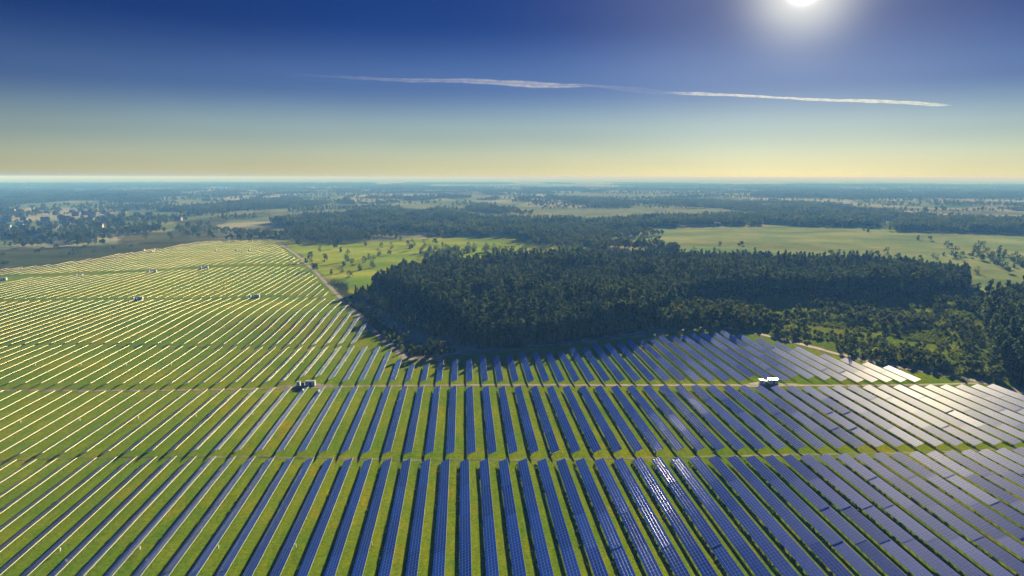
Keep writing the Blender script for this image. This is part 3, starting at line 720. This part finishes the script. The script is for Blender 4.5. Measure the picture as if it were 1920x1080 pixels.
for px, py in B2:
    x, y = ground(px, py + 2)
    i = random.randrange(4); ob = link('meadow_bush', DARK_ME[i], loc=(float(x), float(y), float(H(x, y))), label='dark bush dotted over the pale meadow at upper right', category='bush', group='bushes on the pale meadow at upper right')
    s = 1.7 + 1.2 * random.random(); ob.scale = (s, s, s * 1.2)
B3 = [(80, 470), (6, 481), (137, 477), (150, 475.5), (177, 477.5), (159, 465), (202, 465), (213, 465), (246, 464), (2, 497), (12, 497), (132, 478), (71, 475), (106, 466)]
for px, py in B3:
    x, y = ground(px, py + 1)
    i = random.randrange(4); ob = link('meadow_bush', DARK_ME[i], loc=(float(x), float(y), float(H(x, y))), label='dark bush on the dull green field left above the panels', category='bush', group='bushes on the left field above the panels')
    s = 1.6 + .7 * random.random(); ob.scale = (s, s, s)

Q = scatter(Z_MEADOW2, 34, lambda x, y: (vnoise(x, y, 120, 61) > .45) & (x > 300))
for x, y in Q[:98]:
    i = random.randrange(4); ob = link('meadow_bush', DARK_ME[i], loc=(float(x), float(y), float(H(x, y))), label='small dark bush on the pale meadow', category='bush', group='small bushes strewn over the pale meadow')
    s = 1.0 + 1.6 * random.random(); ob.scale = (s, s, s * 1.1)
# ---- woods further off
def wood(name, label, px, sp, coll, nvar, smin, smax, keep=None, flat=None):
    Q_ = scatter(gpoly(px), sp, keep)
    instancer(name, Q_, smin + (smax - smin) * rng.random(len(Q_)), coll, nvar, label, flat=flat)
    return len(Q_)
wood('distant_wood', 'long blue-hazed wood behind the bright meadow', [(512, 418), (600, 406), (740, 401), (850, 403), (900, 412), (1000, 416), (1120, 420), (1200, 412), (1290, 408), (1430, 406), (1560, 409), (1650, 419), (1655, 427), (1430, 424), (1290, 424), (1190, 430), (1110, 440), (1060, 454), (1000, 452), (960, 443), (820, 441), (740, 432), (600, 427), (515, 424)], 25, C_GROVE, 5, .85, 1.1, lambda x, y: vnoise(x, y, 120, 30) > .24)
wood('mixed_wood', 'mixed trees behind the farthest panel rows', [(420, 452), (440, 440), (560, 428), (700, 436), (760, 444), (700, 453), (620, 456), (540, 452), (420, 453)], 12, C_BROAD, 4, .9, 1.5, lambda x, y: vnoise(x, y, 60, 31) > .34)
wood('mixed_wood', 'row of trees behind the pine wood tops at centre', [(1095, 462), (1180, 462), (1270, 472), (1272, 479), (1150, 478), (1100, 472)], 9, C_BROAD, 4, 1.0, 1.7, lambda x, y: vnoise(x, y, 40, 32) > .3)
wood('mixed_wood', 'hazy trees behind the meadow bushes at centre', [(985, 452), (1050, 455), (1110, 440), (1200, 436), (1250, 440), (1120, 456), (1080, 468), (1010, 462)], 14, C_BROAD, 4, .9, 1.6, lambda x, y: vnoise(x, y, 60, 33) > .35)
wood('mixed_wood', 'dark trees at the near edge of the village', [(0, 466), (0, 445), (60, 445), (150, 442), (230, 437), (300, 428), (315, 436), (230, 448), (210, 461), (120, 464)], 12, C_BROAD, 4, .8, 1.6, lambda x, y: vnoise(x, y, 55, 34) > .47)
wood('distant_wood', 'dark blue wood at right beyond the pale meadow', [(1675, 422), (1740, 414), (1850, 424), (1920, 429), (2200, 432), (2200, 444), (1920, 440), (1800, 437), (1680, 434)], 25, C_GROVE, 5, .9, 1.15)
wood('distant_wood', 'dark wood behind the village at far left', [(-200, 372), (-200, 362), (0, 362), (330, 361), (335, 368), (250, 372), (0, 376)], 48, C_GROVE, 5, 1.5, 2.0, flat=.62)
wood('distant_wood', 'thin dark wood on the horizon at left', [(-300, 350.5), (-300, 345.5), (0, 345), (300, 343.8), (700, 344.5), (700, 350), (400, 351), (100, 352)], 110, C_GROVE, 5, 3.2, 4.0, flat=.36)
wood('distant_wood', 'long hazy wood at far right below the horizon', [(1410, 371), (1430, 362), (1690, 360), (1700, 364), (1950, 364), (2200, 366), (2200, 372), (1700, 371)], 55, C_GROVE, 5, 1.6, 2.2, flat=.6)
wood('distant_wood', 'thin hazy wood on the horizon at right', [(1260, 349), (1500, 347.5), (2100, 348), (2100, 351), (1500, 350.5)], 110, C_GROVE, 5, 3.2, 4.0, flat=.36)
wood('distant_wood', 'small hazy wood at far centre', [(975, 355), (1095, 354.5), (1100, 358), (985, 358)], 55, C_GROVE, 5, 1.6, 2.2, flat=.6)
# tree belts and copses over the plain
belt = lambda x, y: (vnoise(x, y * .35, 260, 41) > .72) & (vnoise(x, y, 60, 42) > .3)
n_ = wood('tree_belts', 'hazy tree belts and copses over the far plain', [(-150, 392), (-150, 355), (2100, 356), (2100, 432), (1700, 414), (1560, 402), (1290, 401), (1100, 412), (850, 397), (500, 404), (450, 398), (330, 396)], 34, C_GROVEB, 4, 1.0, 1.6, belt, flat=.75)
line = lambda x, y: ((np.abs(vnoise(x, y * .4, 420, 71) - .5) < .022) | (np.abs(vnoise(x * .3, y, 300, 72) - .45) < .03)) & (vnoise(x, y, 90, 73) > .3)
wood('hedgerows', 'thin hedgerows and tree lines crossing the far fields', [(-150, 410), (-150, 350), (2100, 352), (2100, 432), (1700, 414), (1560, 402), (1290, 401), (1100, 412), (850, 397), (500, 404), (450, 398), (330, 396)], 20, C_BROAD, 4, 1.0, 2.0, line)
belt2 = lambda x, y: (vnoise(x, y * .2, 700, 43) > .63) & (vnoise(x, y, 200, 44) > .3)
wood('tree_belts', 'faint tree belts on the plain below the horizon', [(-300, 357), (-300, 342), (2200, 344), (2200, 358)], 120, C_GROVEB, 4, 3.0, 4.0, belt2, flat=.38)
wood('village_trees', 'garden trees among the village houses', [(-120, 445), (-120, 380), (0, 376), (250, 372), (420, 378), (520, 386), (520, 394), (420, 404), (330, 412), (300, 428), (150, 440), (0, 445)], 19, C_BROAD, 4, .8, 1.5, lambda x, y: vnoise(x, y * .6, 120, 45) * .65 + .35 * vnoise(x, y, 40, 46) > .54)
wood('village_trees', 'scattered trees and hedges right of the village', [(330, 430), (420, 404), (640, 388), (900, 392), (1100, 404), (700, 398), (520, 404), (420, 420), (440, 446), (330, 446)], 22, C_BROAD, 4, .8, 1.4, lambda x, y: vnoise(x, y * .5, 100, 47) > .55)
for px, py, s, lb in [(1232, 472, 2.2, 'tall square-topped tree above the row behind the pine wood'), (565, 367, 3.0, 'single dark tree on the far plain left of its wider neighbour'), (590, 366, 3.2, 'wide dark tree clump on the far plain'), (1148, 382, 3.4, 'lone round tree with tall stem on the hazy plain'), (320, 452, 1.5, 'dark tree behind the farthest rows right of the village wood'), (273, 454, 1.6, 'pointed tree before the village at the field edge'), (400, 448, 1.4, 'narrow tree just behind the farthest panel rows'), (1389, 469, 1.6, 'lone tree on pale meadow left of pine wood back'), (1734, 405, 2.6, 'tall dark tree between two distant woods at right'), (1350, 465, 1.0, 'small lone tree on the pale meadow above the pine tops')]:
    x, y = ground(px, py)
    tree('broadleaf_tree', lb, 'tree', float(x), float(y), (BROAD_T, BROAD_C), s, None)

# ------------------------------------------------------------------ village
plaster = [noisy(principled('plaster_' + nm_, c_, .85), tuple(v * .85 for v in c_), c_, .5) for nm_, c_ in (('white', (.32, .32, .30)), ('cream', (.30, .26, .17)), ('brick', (.22, .13, .09)))]
roofs = [noisy(principled('roofing_' + nm_, c_, .55), tuple(v * .7 for v in c_), c_, .8) for nm_, c_ in (('grey', (.30, .31, .32)), ('rust', (.28, .10, .05)), ('pale', (.55, .55, .52)))]
glass = principled('window_glass', (.03, .04, .05), .1, spec=.6)
PN, RN = ('white', 'cream', 'brick'), ('grey', 'rust-red', 'pale')
def house_parts(L, W, Hh, pi, ri):
    parts = []
    q = MB(); q.box(-L / 2, L / 2, -W / 2, W / 2, -.5, Hh)
    for sx in (-L / 2, L / 2):
        q.quad([(sx, -W / 2, Hh), (sx, W / 2, Hh), (sx, 0, Hh + W * .42)])
    parts.append(('wall', q.mesh('wall', [plaster[pi]])))
    q = MB(); e = .5; rh = Hh + W * .42; dz = e * .84
    for sg in (-1, 1):
        a = [(-L / 2 - e, sg * (W / 2 + e), Hh - dz + .12), (L / 2 + e, sg * (W / 2 + e), Hh - dz + .12), (L / 2 + e, 0, rh + .12), (-L / 2 - e, 0, rh + .12)]
        q.quad(a); q.quad([(p[0], p[1], p[2] - .15) for p in a[::-1]])
        q.quad([a[0], a[1], (a[1][0], a[1][1], a[1][2] - .15), (a[0][0], a[0][1], a[0][2] - .15)])
    parts.append(('roof', q.mesh('roof', [roofs[ri]])))
    q = MB(); q.box(L * .2, L * .2 + .7, .6, 1.3, Hh + .5, rh + 1.0); parts.append(('chimney', q.mesh('chimney', [plaster[2]])))
    q = MB(); q.box(-.5, .5, -W / 2 - .06, -W / 2 - .005, 0, 2.1); parts.append(('door', q.mesh('door', [cab_dark])))
    for sx in (-.3, .3):
        q = MB(); q.box(sx * L - .7, sx * L + .7, -W / 2 - .05, -W / 2 - .005, 1.0, 2.4); parts.append(('window', q.mesh('window', [glass])))
    return parts
HOUSES = {}
HP = [(112, 394), (106, 402), (160, 403.5), (172, 406), (150, 418), (186, 415), (170, 416), (85, 417), (77, 424), (91, 423), (14, 428), (47, 446), (96, 432), (89, 440), (302, 394), (280, 405), (257, 405), (309, 408), (335, 413), (345, 412), (24, 396), (195, 400), (355, 402), (115, 410), (50, 421), (37, 424), (55, 450), (74, 452), (64, 446), (27, 434), (152, 429), (180, 421), (12, 412), (232, 399), (372, 403), (135, 397)]
_r = random.Random(5)
while len(HP) < 84:
    p = (_r.uniform(0, 420), _r.uniform(384, 452))
    if p[1] > 455 - p[0] * .13 or (p[0] > 330 and p[1] > 412): continue
    if min(abs(p[0] - h_[0]) + 1.6 * abs(p[1] - h_[1]) for h_ in HP) > 9: HP.append(p)
HP.sort(key=lambda p: p[0])
for i, (px, py) in enumerate(HP):
    pi = random.choice((0, 0, 0, 1, 1, 2)); ri = random.choice((0, 0, 1, 2)); size = i % 2
    key = (pi, ri, size)
    if key not in HOUSES: HOUSES[key] = house_parts(11 + 3 * size, 8 + size, 3.4 + 2.2 * size, pi, ri)
    x, y = ground(px, py); x, y = float(x), float(y)
    storey = 'taller' if size else 'low'
    t = thing('village_house', f'{storey} {PN[pi]} house with {RN[ri]} roof, {ordinal(i + 1)} village house from the left', 'house', (x, y, float(H(x, y))), random.uniform(-.9, .9), 'houses of the far village')
    sc_ = 1.35
    for nm_, mm in HOUSES[key]:
        o_ = link(nm_, mm, t); o_.scale = (sc_,) * 3
for i, (px, py, L, lb) in enumerate([(1450, 375, 50, 'small white shed on the hazy plain, highest of the right-hand sheds'), (1457, 388.5, 130, 'long pale warehouse on the hazy plain right of centre'), (1472, 392, 70, 'short bright warehouse just below the long pale one'), (1512, 398, 80, 'flat white warehouse just above the distant dark wood'), (1565, 388, 140, 'long low warehouse right of the other hazy sheds'), (1660, 413, 60, 'pale warehouse in the gap between two distant woods'), (1854, 416, 22, 'small white building before the distant wood at far right'), (934, 371, 30, 'tiny white building on the far plain near centre'), (1337, 386, 30, 'small bright building on the hazy plain right of centre'), (1345, 423, 16, 'small white hut at the foot of the distant wood')]):
    x, y = ground(px, py); x, y = float(x), float(y)
    t = thing('warehouse', lb, 'warehouse', (x, y, float(H(x, y))), .12 * math.sin(i * 2.1), 'warehouses and sheds on the far plain')
    W = L * .32 if L > 40 else L * .7; hh = 9 if L > 40 else 6
    q = MB(); q.box(-L / 2, L / 2, -W / 2, W / 2, -1, hh); link('wall', q.mesh('wall', [plaster[0]]), t)
    q = MB()
    for sg in (-1, 1):
        q.quad([(-L / 2 - .6, sg * (W / 2 + .6), hh + .05), (L / 2 + .6, sg * (W / 2 + .6), hh + .05), (L / 2 + .6, 0, hh + W * .14), (-L / 2 - .6, 0, hh + W * .14)])
    for sx in (-L / 2, L / 2): q.quad([(sx, -W / 2, hh + .02), (sx, W / 2, hh + .02), (sx, 0, hh + W * .13)])
    link('roof', q.mesh('roof', [roofs[2]]), t)
    q = MB(); q.box(-2.5, 2.5, -W / 2 - .2, -W / 2 - .01, 0, hh * .6); link('door', q.mesh('door', [cab_dark]), t)

# power poles behind the farthest rows
for px, py, lb in ((351, 452, 'tall lattice-thin power pole left of its twin behind the rows'), (360, 451, 'tall thin power pole right of its twin behind the rows'), (224, 462, 'thin power pole before the village trees, left of two'), (228.5, 461, 'thin power pole before the village trees, right of two')):
    x, y = ground(px, py); x, y = float(x), float(y)
    t = thing('power_pole', lb, 'power pole', (x, y, float(H(x, y))), .3, 'power poles behind the farthest rows')
    q = MB(); q.bar((0, 0, -.5), (0, 0, 19), .35, .2, 6); link('pole', q.mesh('pole', [concrete]), t)
    for z in (15.5, 18):
        q = MB(); q.box(-2.2, 2.2, -.08, .08, z, z + .2)
        for xx in (-2, 2): q.bar((xx, 0, z + .2), (xx, 0, z + .7), .1, .06, 5)
        link('crossarm', q.mesh('crossarm', [steel]), t)

# ------------------------------------------------------------------ weeds under the low edges of the near rows
tuft = MB(); g = np.random.default_rng(3)
cards(tuft, g, [(0, 0, .22), (.3, .2, .18), (-.25, -.2, .16)], [(.3, .3, .2)] * 3, 7, .32)
M_WEED = leaf_mat('weed_leaves', (.10, .17, .01), (.20, .27, .02), .5)
C_TUFT = hidden_coll('weed_model', [tuft.mesh('weed_model', [M_WEED])])
W = []
for (xl, xh, yn, yf) in ROWS:
    if yn > 330: continue
    y = yn + np.cumsum(rng.exponential(.9, 260)); y = y[y < yf]
    x = xl - .15 + rng.normal(size=len(y)) * .28
    k_ = vnoise(x * 3, y, 14, 50) > .42
    W.append(np.stack([x[k_], y[k_]], 1))
W = np.concatenate(W)
instancer('weeds', W, .45 + .8 * rng.random(len(W)), C_TUFT, 1, 'tall weeds growing under the low edges of the nearest panels')

# ------------------------------------------------------------------ vapour trails, far above the haze
vt = bpy.data.materials.new('vapour'); vt.use_nodes = True
n, l = vt.node_tree.nodes, vt.node_tree.links; n.clear()
o_ = n.new('ShaderNodeOutputMaterial'); mx = n.new('ShaderNodeMixShader'); tr = n.new('ShaderNodeBsdfTransparent'); tl_ = n.new('ShaderNodeBsdfTranslucent'); tl_.inputs[0].default_value = (.95, .88, .66, 1)
lwt = n.new('ShaderNodeLayerWeight'); lwt.inputs[0].default_value = .5
inv_ = n.new('ShaderNodeMath'); inv_.operation = 'SUBTRACT'; inv_.inputs[0].default_value = 1; l.new(lwt.outputs['Facing'], inv_.inputs[1])
pw = n.new('ShaderNodeMath'); pw.operation = 'POWER'; pw.inputs[1].default_value = 2.6; l.new(inv_.outputs[0], pw.inputs[0])
tcx = n.new('ShaderNodeTexCoord'); nx3 = n.new('ShaderNodeTexNoise'); nx3.inputs['Scale'].default_value = .0045; nx3.inputs['Detail'].default_value = 6; l.new(tcx.outputs['Object'], nx3.inputs['Vector'])
mr = n.new('ShaderNodeMapRange'); mr.inputs[1].default_value = .3; mr.inputs[2].default_value = .7; mr.inputs[3].default_value = .35; mr.inputs[4].default_value = 1; l.new(nx3.outputs['Fac'], mr.inputs[0])
den = n.new('ShaderNodeAttribute'); den.attribute_name = 'wisp'
m1 = n.new('ShaderNodeMath'); m1.operation = 'MULTIPLY'; l.new(pw.outputs[0], m1.inputs[0]); l.new(mr.outputs[0], m1.inputs[1])
m2 = n.new('ShaderNodeMath'); m2.operation = 'MULTIPLY'; l.new(m1.outputs[0], m2.inputs[0]); l.new(den.outputs['Fac'], m2.inputs[1])
l.new(m2.outputs[0], mx.inputs[0]); l.new(tr.outputs[0], mx.inputs[1]); l.new(tl_.outputs[0], mx.inputs[2]); l.new(mx.outputs[0], o_.inputs[0])
def trail(pts, label, amt):
    D = 26000.0; vs = []; dens = []; fs = []; NS = 12; N = 90
    px = np.array([p[0] for p in pts], float); t = np.linspace(px[0], px[-1], N)
    py = np.interp(t, px, [p[1] for p in pts]); th = np.interp(t, px, [p[2] for p in pts]); de = np.interp(t, px, [p[3] for p in pts])
    for i in range(N):
        d_ = (t[i] - 960) * Rv + (540 - py[i] + .6 * math.sin(t[i] / 43) + .25 * math.sin(t[i] / 9)) * Uv + FOC * Fv
        c_ = np.array([0, 0, CAM_H]) + d_ * D / FOC
        r_ = max(th[i], .3) * .78 * D / FOC / 2 * (1.0 + .12 * math.sin(t[i] / 17) + .05 * math.sin(t[i] / 6.3))
        for j in range(NS):
            a = 2 * math.pi * j / NS
            vs.append(c_ + Fv * r_ * 2.5 * math.cos(a) + np.array([0, 0, 1]) * r_ * math.sin(a)); dens.append(de[i] * amt)
    for i in range(N - 1):
        for j in range(NS):
            k = (j + 1) % NS; fs.append((i * NS + j, i * NS + k, (i + 1) * NS + k, (i + 1) * NS + j))
    c0 = np.mean(vs, axis=0)
    me = bpy.data.meshes.new('vapour_trail'); me.from_pydata([tuple(v - c0) for v in vs], [], fs); me.shade_smooth()
    a = me.attributes.new('wisp', 'FLOAT', 'POINT'); a.data.foreach_set('value', np.array(dens, np.float32)); me.materials.append(vt)
    link('vapour_trail', me, loc=tuple(c0), label=label, category='vapour trail')
trail([(520, 139, 3, 0), (620, 144, 6, .12), (760, 150, 9, .35), (870, 152, 11, .6), (960, 156, 15, .8), (1040, 160, 14, .85), (1110, 161, 5, .3), (1180, 168, 14, .12), (1240, 173, 12, .12), (1270, 175, 3, 0)], 'broad soft vapour trail fading out at left, high in the sky', .09)
trail([(1240, 173, 6, 0), (1300, 175, 8, .6), (1360, 178, 7, .8), (1430, 182, 5, .95), (1520, 186, 6, .95), (1620, 189, 8, .95), (1700, 193, 9, .95), (1765, 197, 7, .8), (1790, 197, 1, 0)], 'thin bright yellowish vapour trail below the sun at right', .19)

# ------------------------------------------------------------------ haze
HX = 61000.0
q = MB(); q.box(-HX, HX, -HX, HX, -9.0, 128.0)
hz = bpy.data.materials.new('haze_air'); hz.use_nodes = True
n, l = hz.node_tree.nodes, hz.node_tree.links; n.clear()
o_ = n.new('ShaderNodeOutputMaterial'); pvn = n.new('ShaderNodeVolumePrincipled')
pvn.inputs['Color'].default_value = (0.155, 0.43, 1.0, 1)
pvn.inputs['Absorption Color'].default_value = (.92, .92, .92, 1)
pvn.inputs['Density'].default_value = 0.0002
pvn.inputs['Anisotropy'].default_value = -0.2
l.new(pvn.outputs[0], o_.inputs['Volume'])
link('haze', q.mesh('haze', [hz]), kind='stuff', label='blue morning haze over the plain')

# ------------------------------------------------------------------ labels that say which one
def pix(ob):
    v = np.array(ob.location) - np.array([0, 0, CAM_H]); f = v @ Fv
    return 960 + FOC * (v @ Rv) / f, 540 - FOC * (v @ Uv) / f
def relabel(group, fmt):
    L_ = [o_ for o_ in COL.objects if o_.get('group') == group]
    L_.sort(key=lambda o_: pix(o_)[0])
    for i_, o_ in enumerate(L_): o_['label'] = fmt.format(ordinal(i_ + 1))
relabel('bushes in the bright meadow behind the road', 'dark round bush in the bright meadow behind the road, {} from the left')
relabel('bush cluster above the pine tops', 'dark bush in the cluster above the pine tops, {} from the left')
relabel('bushes on the pale meadow at upper right', 'dark bush on the pale meadow at upper right, {} from the left')
relabel('small bushes strewn over the pale meadow', 'small bush strewn on the pale meadow behind the pines, {} from the left')
relabel('bushes on the left field above the panels', 'dark bush on the dull field above the panels, {} from the left')
relabel('small trees between gravel road and pines', 'small broadleaf tree between gravel road and dark pines, {} from the left')
relabel('sunlit trees at the bend of the road', 'sunlit green bushy tree at the bend of the road, {} from the left')
relabel('large broadleaf trees inside the pine wood', 'large rounded broadleaf tree inside the pine wood, {} from the left')
relabel('broadleaf trees between pine wood and scrub', 'round broadleaf tree where pine wood meets scrub, {} from the left')
relabel('taller trees in the scrub thicket', 'taller tree rising from the scrub right of the pines, {} from the left')
relabel('bare-stemmed pines at the right edge', 'tall bare-stemmed pine in the stand at the right edge, {} from the left')
LM = [(700, 'left of the road bend'), (800, 'right above the road bend'), (900, 'behind the sunlit bushes'), (950, 'above the shaded short panel rows'), (1000, 'above the first unshaded rows'), (1050, 'above the lengthening rows'), (1110, 'beside the low scrubby bushes'), (1230, 'next to the scrub'), (1400, 'behind the round broadleaf trees'), (9999, 'on the straight edge behind the scrub')]
cnts = {}
for o_ in sorted([o_ for o_ in COL.objects if o_.get('group') == 'pines on the near edge of the pine wood'], key=lambda o_: pix(o_)[0]):
    w_ = next(t_ for lim, t_ in LM if pix(o_)[0] < lim)
    cnts[w_] = cnts.get(w_, 0) + 1
    o_['label'] = f'dark pine on the wood edge {w_}, {ordinal(min(cnts[w_], 89))} from left there'
